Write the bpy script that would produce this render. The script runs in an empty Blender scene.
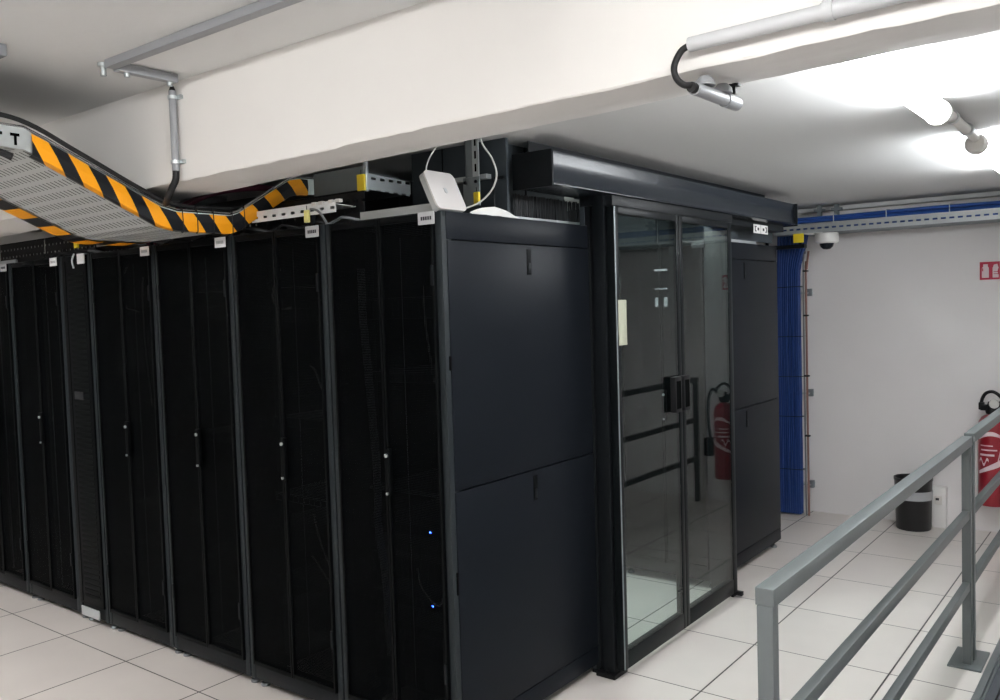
import bpy, bmesh, math, random
from mathutils import Vector, Matrix
random.seed(7)
S = bpy.context.scene
COL = S.collection
PI = math.pi

# ------------------------------------------------------------------ materials
def nt(name):
    m = bpy.data.materials.new(name); m.use_nodes = True
    t = m.node_tree; t.nodes.clear()
    out = t.nodes.new('ShaderNodeOutputMaterial')
    return m, t, out

def pbr(name, col, rough=.5, metal=0., spec=.5, noise=0., nscale=8., bump=0., bscale=60., emit=None, estr=0., coat=0.):
    m, t, out = nt(name)
    b = t.nodes.new('ShaderNodeBsdfPrincipled')
    b.inputs['Base Color'].default_value = (*col, 1)
    b.inputs['Roughness'].default_value = rough
    b.inputs['Metallic'].default_value = metal
    b.inputs['Specular IOR Level'].default_value = spec
    b.inputs['Coat Weight'].default_value = coat
    tc = t.nodes.new('ShaderNodeTexCoord')
    if noise:
        n = t.nodes.new('ShaderNodeTexNoise'); n.inputs['Scale'].default_value = nscale; n.inputs['Detail'].default_value = 4
        r = t.nodes.new('ShaderNodeMapRange'); r.inputs['To Min'].default_value = 1 - noise; r.inputs['To Max'].default_value = 1 + noise
        mx = t.nodes.new('ShaderNodeVectorMath'); mx.operation = 'SCALE'; mx.inputs[0].default_value = col
        t.links.new(tc.outputs['Object'], n.inputs['Vector']); t.links.new(n.outputs['Fac'], r.inputs['Value'])
        t.links.new(r.outputs['Result'], mx.inputs['Scale']); t.links.new(mx.outputs[0], b.inputs['Base Color'])
    if bump:
        n2 = t.nodes.new('ShaderNodeTexNoise'); n2.inputs['Scale'].default_value = bscale; n2.inputs['Detail'].default_value = 5
        bp = t.nodes.new('ShaderNodeBump'); bp.inputs['Strength'].default_value = bump; bp.inputs['Distance'].default_value = .004
        t.links.new(tc.outputs['Object'], n2.inputs['Vector']); t.links.new(n2.outputs['Fac'], bp.inputs['Height'])
        t.links.new(bp.outputs['Normal'], b.inputs['Normal'])
    if emit:
        b.inputs['Emission Color'].default_value = (*emit, 1); b.inputs['Emission Strength'].default_value = estr
    t.links.new(b.outputs[0], out.inputs[0])
    return m

def floor_mat():
    m, t, out = nt('raised_floor_tiles')
    L = t.links.new
    b = t.nodes.new('ShaderNodeBsdfPrincipled'); tc = t.nodes.new('ShaderNodeTexCoord')
    sep = t.nodes.new('ShaderNodeSeparateXYZ'); L(tc.outputs['Object'], sep.inputs[0])
    ds = []
    cells = []
    for ax, off in ((0, 3.1545), (1, .1611)):
        a = t.nodes.new('ShaderNodeMath'); a.operation = 'ADD'; a.inputs[1].default_value = off + 60
        L(sep.outputs[ax], a.inputs[0])
        d = t.nodes.new('ShaderNodeMath'); d.operation = 'DIVIDE'; d.inputs[1].default_value = .6; L(a.outputs[0], d.inputs[0])
        f = t.nodes.new('ShaderNodeMath'); f.operation = 'FRACT'; L(d.outputs[0], f.inputs[0])
        fl = t.nodes.new('ShaderNodeMath'); fl.operation = 'FLOOR'; L(d.outputs[0], fl.inputs[0]); cells.append(fl)
        p = t.nodes.new('ShaderNodeMath'); p.operation = 'PINGPONG'; p.inputs[1].default_value = .5; L(f.outputs[0], p.inputs[0])
        lt = t.nodes.new('ShaderNodeMath'); lt.operation = 'LESS_THAN'; lt.inputs[1].default_value = (.0062 if ax == 0 else .0048); L(p.outputs[0], lt.inputs[0])
        ds.append(lt)
    mx = t.nodes.new('ShaderNodeMath'); mx.operation = 'MAXIMUM'; L(ds[0].outputs[0], mx.inputs[0]); L(ds[1].outputs[0], mx.inputs[1])
    cx = t.nodes.new('ShaderNodeCombineXYZ'); L(cells[0].outputs[0], cx.inputs[0]); L(cells[1].outputs[0], cx.inputs[1])
    wn = t.nodes.new('ShaderNodeTexWhiteNoise'); L(cx.outputs[0], wn.inputs['Vector'])
    n = t.nodes.new('ShaderNodeTexNoise'); n.inputs['Scale'].default_value = 5; n.inputs['Detail'].default_value = 6; L(tc.outputs['Object'], n.inputs['Vector'])
    ad = t.nodes.new('ShaderNodeMath'); ad.operation = 'MULTIPLY_ADD'; ad.inputs[1].default_value = .5; L(wn.outputs['Value'], ad.inputs[0]); L(n.outputs['Fac'], ad.inputs[2])
    cr = t.nodes.new('ShaderNodeMapRange'); cr.inputs['From Min'].default_value = .2; cr.inputs['From Max'].default_value = 1.3
    cr.inputs['To Min'].default_value = .92; cr.inputs['To Max'].default_value = 1.04; L(ad.outputs[0], cr.inputs['Value'])
    sc = t.nodes.new('ShaderNodeVectorMath'); sc.operation = 'SCALE'; sc.inputs[0].default_value = (.66, .615, .58); L(cr.outputs[0], sc.inputs['Scale'])
    mix = t.nodes.new('ShaderNodeMix'); mix.data_type = 'RGBA'; L(mx.outputs[0], mix.inputs['Factor']); L(sc.outputs[0], mix.inputs['A'])
    mix.inputs['B'].default_value = (.02, .015, .015, 1)
    L(mix.outputs['Result'], b.inputs['Base Color'])
    b.inputs['Roughness'].default_value = .32; b.inputs['Specular IOR Level'].default_value = .45
    L(b.outputs[0], out.inputs[0])
    return m

def glass_mat():
    m, t, out = nt('clear_door_glass')
    tr = t.nodes.new('ShaderNodeBsdfTransparent'); tr.inputs[0].default_value = (.80, .86, .85, 1)
    gl = t.nodes.new('ShaderNodeBsdfGlossy'); gl.inputs['Roughness'].default_value = .0
    fr = t.nodes.new('ShaderNodeFresnel'); fr.inputs['IOR'].default_value = 1.45
    ge = t.nodes.new('ShaderNodeNewGeometry'); mr = t.nodes.new('ShaderNodeMapRange'); mr.inputs['To Min'].default_value = 1.36; mr.inputs['To Max'].default_value = 1 / 1.36
    t.links.new(ge.outputs['Backfacing'], mr.inputs['Value']); t.links.new(mr.outputs[0], fr.inputs['IOR'])   # thin pane: same reflectance on both faces
    mx = t.nodes.new('ShaderNodeMixShader'); t.links.new(fr.outputs[0], mx.inputs[0]); t.links.new(tr.outputs[0], mx.inputs[1]); t.links.new(gl.outputs[0], mx.inputs[2])
    t.links.new(mx.outputs[0], out.inputs[0]); return m

def mesh_mat():          # fine perforated steel sheet, holes as clear openings
    m, t, out = nt('perforated_black_sheet')
    tc = t.nodes.new('ShaderNodeTexCoord')
    v = t.nodes.new('ShaderNodeTexVoronoi'); v.inputs['Scale'].default_value = 160; v.inputs['Randomness'].default_value = 0
    t.links.new(tc.outputs['Object'], v.inputs['Vector'])
    lt = t.nodes.new('ShaderNodeMath'); lt.operation = 'LESS_THAN'; lt.inputs[1].default_value = .46; t.links.new(v.outputs['Distance'], lt.inputs[0])
    fac = t.nodes.new('ShaderNodeMath'); fac.operation = 'MULTIPLY'; fac.inputs[1].default_value = .8; t.links.new(lt.outputs[0], fac.inputs[0])
    tr = t.nodes.new('ShaderNodeBsdfTransparent')
    b = t.nodes.new('ShaderNodeBsdfPrincipled'); b.inputs['Base Color'].default_value = (.0012, .0016, .0019, 1); b.inputs['Roughness'].default_value = .5
    b.inputs['Specular IOR Level'].default_value = .02
    mx = t.nodes.new('ShaderNodeMixShader'); t.links.new(fac.outputs[0], mx.inputs[0]); t.links.new(b.outputs[0], mx.inputs[1]); t.links.new(tr.outputs[0], mx.inputs[2])
    t.links.new(mx.outputs[0], out.inputs[0]); return m

def slots_mat(name, col, du, dv, wu, wv, axu=0, axv=1, rough=.4, metal=.6):
    """sheet metal with rows of oblong slots cut through (object space), alternate rows staggered"""
    m, t, out = nt(name); L = t.links.new
    tc = t.nodes.new('ShaderNodeTexCoord'); sep = t.nodes.new('ShaderNodeSeparateXYZ'); L(tc.outputs['Object'], sep.inputs[0])
    def M(op, a, b=None):
        x = t.nodes.new('ShaderNodeMath'); x.operation = op
        for i, q in enumerate((a, b)):
            if q is None: continue
            if isinstance(q, (int, float)): x.inputs[i].default_value = q
            else: L(q, x.inputs[i])
        return x.outputs[0]
    u = M('DIVIDE', M('ADD', sep.outputs[axu], 50), du); v = M('DIVIDE', M('ADD', sep.outputs[axv], 50), dv)
    row = M('MODULO', M('FLOOR', v), 2); u2 = M('ADD', u, M('MULTIPLY', row, .5))
    a = M('LESS_THAN', M('PINGPONG', M('ADD', u2, .5), .5), wu / du / 2); c = M('LESS_THAN', M('PINGPONG', M('ADD', v, .5), .5), wv / dv / 2)
    # pingpong of (x+.5) is 0 at the cell's centre
    fac = M('MULTIPLY', a, c)
    tr = t.nodes.new('ShaderNodeBsdfTransparent')
    b = t.nodes.new('ShaderNodeBsdfPrincipled'); b.inputs['Base Color'].default_value = (*col, 1); b.inputs['Roughness'].default_value = rough; b.inputs['Metallic'].default_value = metal
    mx = t.nodes.new('ShaderNodeMixShader'); L(fac, mx.inputs[0]); L(b.outputs[0], mx.inputs[1]); L(tr.outputs[0], mx.inputs[2]); L(mx.outputs[0], out.inputs[0])
    return m

def hazard_mat():
    m, t, out = nt('black_yellow_hazard_tape'); L = t.links.new
    uv = t.nodes.new('ShaderNodeUVMap'); uv.uv_map = 'UVMap'
    sep = t.nodes.new('ShaderNodeSeparateXYZ'); L(uv.outputs[0], sep.inputs[0])
    f = t.nodes.new('ShaderNodeMath'); f.operation = 'FRACT'; L(sep.outputs[0], f.inputs[0])
    lt = t.nodes.new('ShaderNodeMath'); lt.operation = 'LESS_THAN'; lt.inputs[1].default_value = .52; L(f.outputs[0], lt.inputs[0])
    mix = t.nodes.new('ShaderNodeMix'); mix.data_type = 'RGBA'; L(lt.outputs[0], mix.inputs['Factor'])
    mix.inputs['A'].default_value = (.005, .006, .009, 1); mix.inputs['B'].default_value = (.80, .32, .006, 1)
    b = t.nodes.new('ShaderNodeBsdfPrincipled'); b.inputs['Roughness'].default_value = .42; b.inputs['Specular IOR Level'].default_value = .25; L(mix.outputs['Result'], b.inputs['Base Color']); L(b.outputs[0], out.inputs[0])
    return m

M = dict(
    floor=floor_mat(),
    wall=pbr('white_wall_paint', (.74, .72, .715), .85, noise=.025, nscale=3, bump=.25, bscale=25),
    ceil=pbr('white_ceiling_paint', (.665, .67, .662), .9, noise=.02, nscale=2, bump=.25, bscale=18),
    beam=pbr('plastered_beam', (.75, .735, .71), .85, noise=.03, nscale=4, bump=.45, bscale=14),
    rack=pbr('black_rack_paint', (.007, .0085, .010), .42, spec=.12, bump=.1, bscale=400),
    rackpanel=pbr('black_side_panel_paint', (.0075, .0092, .0122), .36, spec=.055, bump=.06, bscale=300),
    post=pbr('rack_post_edge', (.016, .020, .0225), .45, spec=.15),
    leaf=pbr('rack_door_edge', (.0022, .0028, .0032), .45, spec=.05),
    deep=pbr('deep_black', (.0015, .0018, .002), .8, spec=.03),
    mesh=mesh_mat(), glass=glass_mat(),
    black=pbr('black_plastic', (.006, .006, .007), .45, spec=.2),
    rubber=pbr('black_rubber', (.012, .012, .013), .6, spec=.3),
    chrome=pbr('bright_metal', (.7, .7, .7), .2, metal=1.),
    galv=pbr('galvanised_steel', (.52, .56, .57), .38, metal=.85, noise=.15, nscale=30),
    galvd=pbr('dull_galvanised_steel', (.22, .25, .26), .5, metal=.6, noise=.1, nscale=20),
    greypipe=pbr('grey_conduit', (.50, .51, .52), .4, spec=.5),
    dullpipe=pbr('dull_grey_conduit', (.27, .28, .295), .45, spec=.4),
    rail=pbr('grey_railing_paint', (.105, .118, .120), .38, spec=.4, noise=.06, nscale=12),
    white=pbr('white_plastic', (.75, .74, .72), .4),
    offwhite=pbr('off_white_plastic', (.66, .64, .60), .35),
    ap=pbr('access_point_white', (.52, .50, .49), .5),
    apside=pbr('access_point_grey_side', (.30, .31, .30), .5),
    silver=pbr('silver_label', (.42, .44, .45), .4, metal=.3),
    plate=pbr('grey_nameplate', (.42, .43, .44), .45),
    platew=pbr('white_nameplate', (.85, .86, .87), .45),
    ink=pbr('dark_ink', (.02, .02, .025), .6),
    yellow=pbr('yellow_plastic', (.88, .66, .03), .45),
    paleyellow=pbr('pale_yellow_plastic', (.75, .68, .25), .45),
    paper=pbr('yellowed_paper', (.36, .37, .28), .7),
    blue=pbr('blue_cable', (.012, .040, .16), .42, noise=.15, nscale=30),
    bluebright=pbr('bright_blue_cable', (.02, .075, .30), .42, noise=.15, nscale=30),
    bluedark=pbr('dark_blue_cable', (.008, .03, .15), .42),
    darkred=pbr('dark_red_cable', (.13, .02, .05), .45),
    copper=pbr('brownish_pipe', (.22, .11, .09), .5),
    greycable=pbr('pale_grey_cable', (.55, .55, .52), .5),
    cable=pbr('dark_grey_cable', (.018, .019, .021), .5, spec=.2),
    midcable=pbr('grey_cable', (.16, .17, .18), .5),
    incable=pbr('light_grey_cable', (.42, .45, .47), .5),
    red=pbr('red_enamel', (.26, .006, .018), .28, spec=.5, coat=.3),
    signred=pbr('sign_red', (.48, .02, .06), .5),
    signwhite=pbr('sign_white', (.70, .58, .60), .5),
    bin=pbr('bin_black', (.012, .012, .013), .35),
    bag=pbr('grey_bin_liner', (.35, .36, .37), .35),
    server=pbr('server_face', (.045, .05, .055), .4, metal=.2, spec=.4),
    serverlight=pbr('server_light_face', (.25, .26, .27), .4, metal=.4),
    led=pbr('blue_led', (.02, .05, .5), .4, emit=(.03, .10, 1.), estr=60.),
    doorframe=pbr('black_door_frame', (.006, .0075, .0085), .35, spec=.08),
    header=pbr('anthracite_header', (.013, .017, .023), .24, spec=.30),
    containment=pbr('dark_containment_panel', (.040, .049, .056), .5, spec=.15),
    lamp=pbr('lit_lamp_tube', (.9, .9, .9), .4, emit=(.94, .97, 1.), estr=29.),
    lampfront=pbr('lit_lamp_tube_front', (.9, .9, .9), .4, emit=(.99, .985, .975), estr=62.),
    lampaisle=pbr('lit_lamp_tube_aisle', (.9, .9, .9), .4, emit=(.95, 1., .97), estr=66.),
    lampleft=pbr('lit_lamp_tube_left', (.9, .9, .9), .4, emit=(.99, .985, .975), estr=150.),
    ramp=pbr('grey_ramp_mat', (.055, .062, .072), .6, noise=.2, nscale=60),
    hazard=hazard_mat(),
    traysheet=slots_mat('perforated_tray_sheet', (.52, .54, .53), .030, .055, .0075, .034, 0, 1, .45, .15),
    holesstrip=slots_mat('white_perforated_tray', (.72, .74, .74), .06, .05, .028, .012, 0, 1, .4, .1),
    holesfront=slots_mat('white_slotted_front', (.80, .81, .81), .06, .046, .026, .011, 0, 2, .4, .1),
    holesrail=slots_mat('slotted_steel_profile', (.50, .55, .56), .05, .05, .026, .010, 1, 2, .4, .6),
    holeswall=slots_mat('slotted_wall_tray', (.47, .50, .51), .05, .045, .030, .012, 0, 2, .4, .5),
    dark_dots=slots_mat('dark_vented_trough', (.012, .013, .015), .045, .045, .016, .012, 0, 2, .5, .2),
)

# ------------------------------------------------------------------ mesh helpers
class MB:
    def __init__(s): s.bm = bmesh.new()
    def box(s, x0, x1, y0, y1, z0, z1, bev=0., mat=0):
        t = bmesh.new()
        bmesh.ops.create_cube(t, size=1)
        bmesh.ops.scale(t, vec=(x1 - x0, y1 - y0, z1 - z0), verts=t.verts)
        bmesh.ops.translate(t, vec=((x0 + x1) / 2, (y0 + y1) / 2, (z0 + z1) / 2), verts=t.verts)
        if bev: bmesh.ops.bevel(t, geom=t.edges[:], offset=bev, segments=2, affect='EDGES', profile=.6)
        return s._merge(t, mat)
    def _merge(s, t, mat=0, mtx=None, smooth=False):
        if mtx is not None: bmesh.ops.transform(t, matrix=mtx, verts=t.verts)
        vm = [s.bm.verts.new(v.co) for v in t.verts]; t.verts.index_update()
        for f in t.faces:
            try:
                g = s.bm.faces.new([vm[v.index] for v in f.verts]); g.material_index = mat; g.smooth = smooth
            except ValueError: pass
        t.free(); return s
    def obox(s, c, size, mtx, bev=0., mat=0):
        t = bmesh.new(); bmesh.ops.create_cube(t, size=1); bmesh.ops.scale(t, vec=size, verts=t.verts)
        if bev: bmesh.ops.bevel(t, geom=t.edges[:], offset=bev, segments=2, affect='EDGES', profile=.6)
        return s._merge(t, mat, Matrix.Translation(c) @ mtx.to_4x4())
    def tube(s, pts, r, n=10, smooth=6, mat=0, cap=True):
        P = [Vector(p) for p in pts]
        if smooth and len(P) > 2:
            Q = []
            for i in range(len(P) - 1):
                a = P[i - 1] if i else P[0] * 2 - P[1]; b = P[i]; c = P[i + 1]; d = P[i + 2] if i + 2 < len(P) else P[-1] * 2 - P[-2]
                for k in range(smooth):
                    u = k / smooth
                    Q.append(.5 * ((2 * b) + (c - a) * u + (2 * a - 5 * b + 4 * c - d) * u * u + (3 * b - a - 3 * c + d) * u ** 3))
            Q.append(P[-1]); P = Q
        rings = []; up = None
        for i, p in enumerate(P):
            d = (P[min(i + 1, len(P) - 1)] - P[max(i - 1, 0)]).normalized()
            if up is None:
                up = Vector((0, 0, 1)) if abs(d.z) < .9 else Vector((1, 0, 0))
            sdir = d.cross(up).normalized(); up = sdir.cross(d).normalized()
            rr = r[i] if isinstance(r, (list, tuple)) else r
            rings.append([s.bm.verts.new(p + (sdir * math.cos(2 * PI * k / n) + up * math.sin(2 * PI * k / n)) * rr) for k in range(n)])
        for a, b in zip(rings, rings[1:]):
            for k in range(n):
                f = s.bm.faces.new([a[k], a[(k + 1) % n], b[(k + 1) % n], b[k]]); f.smooth = True; f.material_index = mat
        if cap:
            for rg in (rings[0][::-1], rings[-1]):
                f = s.bm.faces.new(rg); f.material_index = mat
        return s
    def lathe(s, prof, c, n=28, mtx=None, mat=0):
        t = bmesh.new(); rings = []
        for r, z in prof:
            rings.append([t.verts.new((r * math.cos(2 * PI * k / n), r * math.sin(2 * PI * k / n), z)) for k in range(n)])
        for a, b in zip(rings, rings[1:]):
            for k in range(n): t.faces.new([a[k], a[(k + 1) % n], b[(k + 1) % n], b[k]])
        if prof[0][0] > 1e-4: t.faces.new(rings[0][::-1])
        if prof[-1][0] > 1e-4: t.faces.new(rings[-1])
        bmesh.ops.remove_doubles(t, verts=t.verts, dist=1e-6)
        return s._merge(t, mat, Matrix.Translation(c) @ (mtx.to_4x4() if mtx else Matrix.Identity(4)), True)
    def prism(s, pts2, a, b, axis='y', mat=0):
        """extrude a closed outline; axis y: pts are (x,z); axis x: pts are (y,z); axis z: pts are (x,y)"""
        def V(p, q):
            return {'y': (p[0], q, p[1]), 'x': (q, p[0], p[1]), 'z': (p[0], p[1], q)}[axis]
        t = bmesh.new()
        A = [t.verts.new(V(p, a)) for p in pts2]; B = [t.verts.new(V(p, b)) for p in pts2]
        n = len(A)
        t.faces.new(A); t.faces.new(B[::-1])
        for i in range(n): t.faces.new([A[i], B[i], B[(i + 1) % n], A[(i + 1) % n]])
        bmesh.ops.recalc_face_normals(t, faces=t.faces)
        return s._merge(t, mat)
    def quad(s, *v, mat=0):
        f = s.bm.faces.new([s.bm.verts.new(p) for p in v]); f.material_index = mat; return s
    def build(s, name, mat, parent=None, sharp=True):
        me = bpy.data.meshes.new(name)
        bmesh.ops.recalc_face_normals(s.bm, faces=s.bm.faces)
        s.bm.to_mesh(me); s.bm.free()
        for m in (mat if isinstance(mat, (list, tuple)) else [mat]): me.materials.append(m)
        o = bpy.data.objects.new(name, me); COL.objects.link(o)
        if parent: o.parent = parent; o.matrix_parent_inverse = Matrix.Translation(-parent_loc(parent))
        if sharp:
            try: me.set_sharp_from_angle(angle=math.radians(40))
            except Exception: pass
        return o

def parent_loc(o):
    v = Vector(o.location); p = o.parent
    # all empties are unrotated; meshes sit at the origin of world coordinates
    while p: v = v + Vector(p.location) if o.type == 'EMPTY' else v; p = p.parent
    return v if o.type == 'EMPTY' else Vector((0, 0, 0))

def tag(o, label, cat, group=None, kind=None):
    if label: o['label'] = label
    if cat: o['category'] = cat
    if group: o['group'] = group
    if kind: o['kind'] = kind
    return o
def thing(name, loc, label, cat, group=None):
    o = bpy.data.objects.new(name, None); o.location = loc; o.empty_display_size = .1; COL.objects.link(o)
    return tag(o, label, cat, group)
def struct(name, mb, mat):
    o = mb.build(name, mat); o['kind'] = 'structure'; return o

# ------------------------------------------------------------------ the room
struct('floor', MB().box(-8, 3.2, -5.2, 4.5, -.1, 0), M['floor'])
struct('wall_back', MB().box(-8.1, 3.3, 4.4, 4.55, 0, 2.9), M['wall'])
struct('wall_right', MB().box(3.2, 3.35, -5.2, 4.4, 0, 2.9), M['wall'])
struct('wall_front', MB().box(-8.1, 3.3, -5.35, -5.2, 0, 2.9), M['wall'])
struct('wall_left', MB().box(-8.15, -8, -5.2, 4.4, 0, 2.9), M['wall'])
b = MB().box(-8.1, 3.3, -5.3, -.40, 2.5, 2.65).box(-8.1, 3.3, -.20, 4.5, 2.30, 2.65)
struct('ceiling', b, M['ceil'])
# concrete beam with slightly wavy plaster arris
bm_ = MB(); N = 240
random.seed(3)
ring = []
for i in range(N + 1):
    x = -8 + 11.2 * i / N; zb = 2.150 + .013 * x
    w = .0015 * math.sin(x * 5.1) + .0012 * math.sin(x * 17.7 + 1) + random.uniform(-.0018, .0018)
    w2 = .001 * math.sin(x * 4.1 + 2) + random.uniform(-.001, .001)
    zf = 2.147 + .011 * x; zk = 2.152 + .018 * x
    pts = [(-.42, 2.62), (-.42, zf + .025), (-.4195 + w * .3, zf + .004 + w * .8), (-.416, zf + w), (-.28, (zf + zk) / 2), (-.165, zk + w2), (-.15, zk + .012), (-.15, 2.62)]
    ring.append([bm_.bm.verts.new((x, y, z)) for y, z in pts])
for a, c in zip(ring, ring[1:]):
    for k in range(7): bm_.bm.faces.new([a[k], a[k + 1], c[k + 1], c[k]])
    bm_.bm.faces.new([a[7], a[0], c[0], c[7]])
bm_.bm.faces.new(ring[0]); bm_.bm.faces.new(ring[-1][::-1])
struct('trim_1', bm_, M['beam'])
struct('trim_2', MB().box(-8, 3.2, 4.30, 4.4, 2.272, 2.30), M['ceil'])

# ------------------------------------------------------------------ racks
RH = 1.978
def make_rack(x1, label, plate_white=True, y0=0., flip=1, width=.6, side=False, doors=True, cat='server rack', group='server racks in the front row', bar=True):
    """x1 = right edge, front at y0 facing -Y (flip=1) or +Y side (flip=-1 means back row facing the aisle too)"""
    x0 = x1 - width; d = 1.07
    r = thing('server_rack', (x0 + width / 2, y0, 0), label, cat, group)
    pw = .030; g = .004
    for xa in (x0 + g, x1 - g - pw):
        MB().box(xa, xa + pw, y0, y0 + .05, .045, RH, .003).build('corner_post', M['post'], r)
        MB().box(xa, xa + pw, y0 + d - .05, y0 + d, .045, RH, .003).build('corner_post', M['post'], r)
    f = MB()
    f.box(x0 + g, x1 - g, y0 + .002, y0 + .06, .045, .112, .004)
    f.box(x0 + g, x1 - g, y0 + d - .06, y0 + d, .045, .112, .004)
    for xa in (x0 + g, x1 - g - .03): f.box(xa, xa + .03, y0 + .05, y0 + d - .05, .045, .1)
    f.build('base_frame', M['rack'], r)
    f = MB().box(x0 + g, x1 - g, y0 + .004, y0 + d, RH - .022, RH, .003)
    f.build('roof', M['rack'], r)
    f = MB()
    f.box(x0 + .012, x0 + .016, y0 + .05, y0 + d - .05, .1, RH - .02)
    if not side: f.box(x1 - .016, x1 - .012, y0 + .05, y0 + d - .05, .1, RH - .02)
    f.box(x0 + .03, x1 - .03, y0 + d - .03, y0 + d - .02, .11, RH - .02)
    f.build('inner_wall', M['deep'], r)
    f = MB()
    for xa in (x0 + .075, x1 - .105):
        f.box(xa, xa + .03, y0 + .13, y0 + .15, .12, RH - .04); f.box(xa, xa + .03, y0 + .85, y0 + .87, .12, RH - .04)
    f.build('mounting_rail', M['server'], r)
    for xa in (x0 + .035, x1 - .035):
        for ya in (y0 + .05, y0 + d - .05):
            MB().lathe([(.006, .012), (.006, .05)], (xa, ya, 0), 10).lathe([(.020, 0), (.022, .004), (.018, .013), (.007, .016)], (xa, ya, 0), 14).build('levelling_foot', M['midcable'], r)
    if doors:
        xm = (x0 + x1) / 2
        for k, (a, c) in enumerate(((x0 + g + pw + .001, xm - .0015), (xm + .0015, x1 - g - pw - .001))):
            fr = MB(); t = .010
            y_a, y_b = y0 - .012, y0 + .006
            fr.box(a, a + t, y_a, y_b, .115, RH - .006, .002); fr.box(c - t, c, y_a, y_b, .115, RH - .006, .002)
            fr.box(a + t, c - t, y_a, y_b, .115, .115 + t + .01, .002); fr.box(a + t, c - t, y_a, y_b, RH - .03, RH - .006, .002)
            dl = fr.build('door_leaf', M['leaf'], r)
            MB().box(a + t, c - t, y0 - .004, y0 - .002, .135, RH - .03).build('perforated_sheet', M['mesh'], dl)
            if k == 1:
                h = MB().box(a + .004, a + .030, y0 - .030, y0 - .012, .955, 1.13, .005)
                ho = h.build('handle', M['leaf'], dl)
                MB().lathe([(.0075, 0), (.0075, .006), (.005, .008)], (a + .017, y0 - .030, 1.105), 12, Matrix.Rotation(PI / 2, 3, 'X')).build('latch', M['galv'], dl)
                MB().lathe([(.0055, 0), (.0055, .006)], (a + .017, y0 - .030, .964), 12, Matrix.Rotation(PI / 2, 3, 'X')).build('keyhole', M['galv'], dl)
                if bar: MB().tube([(a + .085, y0 + .012, .16), (a + .085, y0 + .012, 1.90)], .003, 6, 0).build('locking_bar', M['incable'], dl)
            for hz in (.30, 1.72):
                hx = a if k == 0 else c - .012
                MB().box(hx, hx + .012, y0 - .018, y0 - .012, hz, hz + .07, .001).build('hinge', M['rack'], dl)
    pm = M['platew'] if plate_white else (M['plate'] if y0 < 1 else M['cable'])  # second-row plates coloured dark to offset the aisle lamp's light
    n_ = MB().box(x1 - .098, x1 - .022, y0 - .016, y0 - .0125, RH - .046, RH - .002, .001).build('nameplate', pm, r)
    tx = MB()
    for i in range(5): tx.box(x1 - .084 + i * .0105, x1 - .084 + i * .0105 + .0075, y0 - .0168, y0 - .016, RH - .031, RH - .018)
    tx.build('lettering', M['plate'] if plate_white else M['ink'], n_)
    return r

def side_panel(r, x, y0, out=1):
    """two lift-off side panels with latches on the face at x"""
    d = 1.07
    MB().box(x - .018, x - .002, y0 + .024, y0 + d - .004, 1.880, RH - .002, .002).build('top_rail', M['rackpanel'], r)
    for z0, z1, zl in ((.990, 1.876, 1.81), (.128, .985, .915)):
        p = MB().box(x - .016, x - .0005, y0 + .026, y0 + d - .006, z0, z1, .002).build('side_panel', M['rackpanel'], r)
        q = MB(); yl = y0 + .512
        q.box(yl and x - .001, x + .0012, yl - .014, yl + .014, zl - .05, zl + .05, .0005)
        q.build('latch_recess', M['leaf'], p)
        MB().box(x, x + .0035, yl - .009, yl + .009, zl - .042, zl - .004, .001).build('latch', M['rack'], p)
    MB().box(x - .016, x - .001, y0 + .026, y0 + d - .006, .05, .124, .002).build('plinth_panel', M['rackpanel'], r)
    MB().box(x - .030, x - .022, y0 + .03, y0 + d - .03, .1, RH - .03).build('side_lining', M['deep'], r)
    for za, zb in ((.62, .70), (1.42, 1.47)): MB().box(x - .004, x + .001, y0 + .018, y0 + .026, za, zb).build('catch', M['deep'], r)

r1 = make_rack(0, 'black server rack at the open corner, two blue lights glowing behind its doors', False, side=True)
side_panel(r1, 0, 0)
r2 = make_rack(-.6, 'black server rack beside the corner rack, thin pale cables crossing behind its right door', False)
r3 = make_rack(-1.2, 'black server rack in the front row, under the place where the striped tray rests lowest')
r4 = make_rack(-1.8, 'black server rack directly right of the narrow cooling unit, curved cable showing at its top')
r5 = make_rack(-2.7, 'black server rack standing directly left of the narrow cooling unit')
r6 = make_rack(-3.3, 'black server rack at the left edge of the photo, mostly cut off by the frame', False)
r7 = make_rack(-3.9, 'black server rack standing beyond the left edge of the photo, next in the front row')

# narrow in-row cooling unit
cu = thing('cooling_unit', (-2.55, 0, 0), 'narrow black cooling unit between two racks with a silver label at its foot', 'cooling unit')
MB().box(-2.696, -2.404, .006, 1.07, .045, RH, .004).build('body', M['rack'], cu)
dd = MB().box(-2.675, -2.425, -.012, .005, .115, RH - .006, .004).box(-2.64, -2.635, -.014, -.011, .13, RH - .03).build('door', M['leaf'], cu)
mm = MB()
for i in range(60): mm.box(-2.61, -2.45, -.0135, -.0115, .16 + i * .029, .175 + i * .029)
mm.build('vent_louvres', M['leaf'], dd)
MB().box(-2.60, -2.51, -.018, -.0135, 1.22, 1.26, .001).build('display', M['cable'], dd)
for xa in (-2.70, -2.428): MB().box(xa, xa + .028, -.002, .02, .045, RH).build('corner_post', M['post'], cu)
MB().box(-2.655, -2.47, -.0155, -.010, .050, .100, .001).build('silver_label', M['silver'], cu)['label'] = 'silver label plate'
MB().box(-2.498, -2.428, -.018, -.0125, RH - .050, RH + .002, .001).build('nameplate', M['platew'], cu)
for xa in (-2.665, -2.435):
    MB().lathe([(.006, .012), (.006, .05)], (xa, .05, 0), 10).lathe([(.020, 0), (.022, .004), (.018, .013), (.007, .016)], (xa, .05, 0), 14).build('levelling_foot', M['galvd'], cu)
MB().tube([(-2.53, -.014, RH + .005), (-2.54, -.022, RH - .03), (-2.535, -.018, RH - .07)], .005, 8, 5).build('lock_chain', M['galv'], cu)

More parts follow.
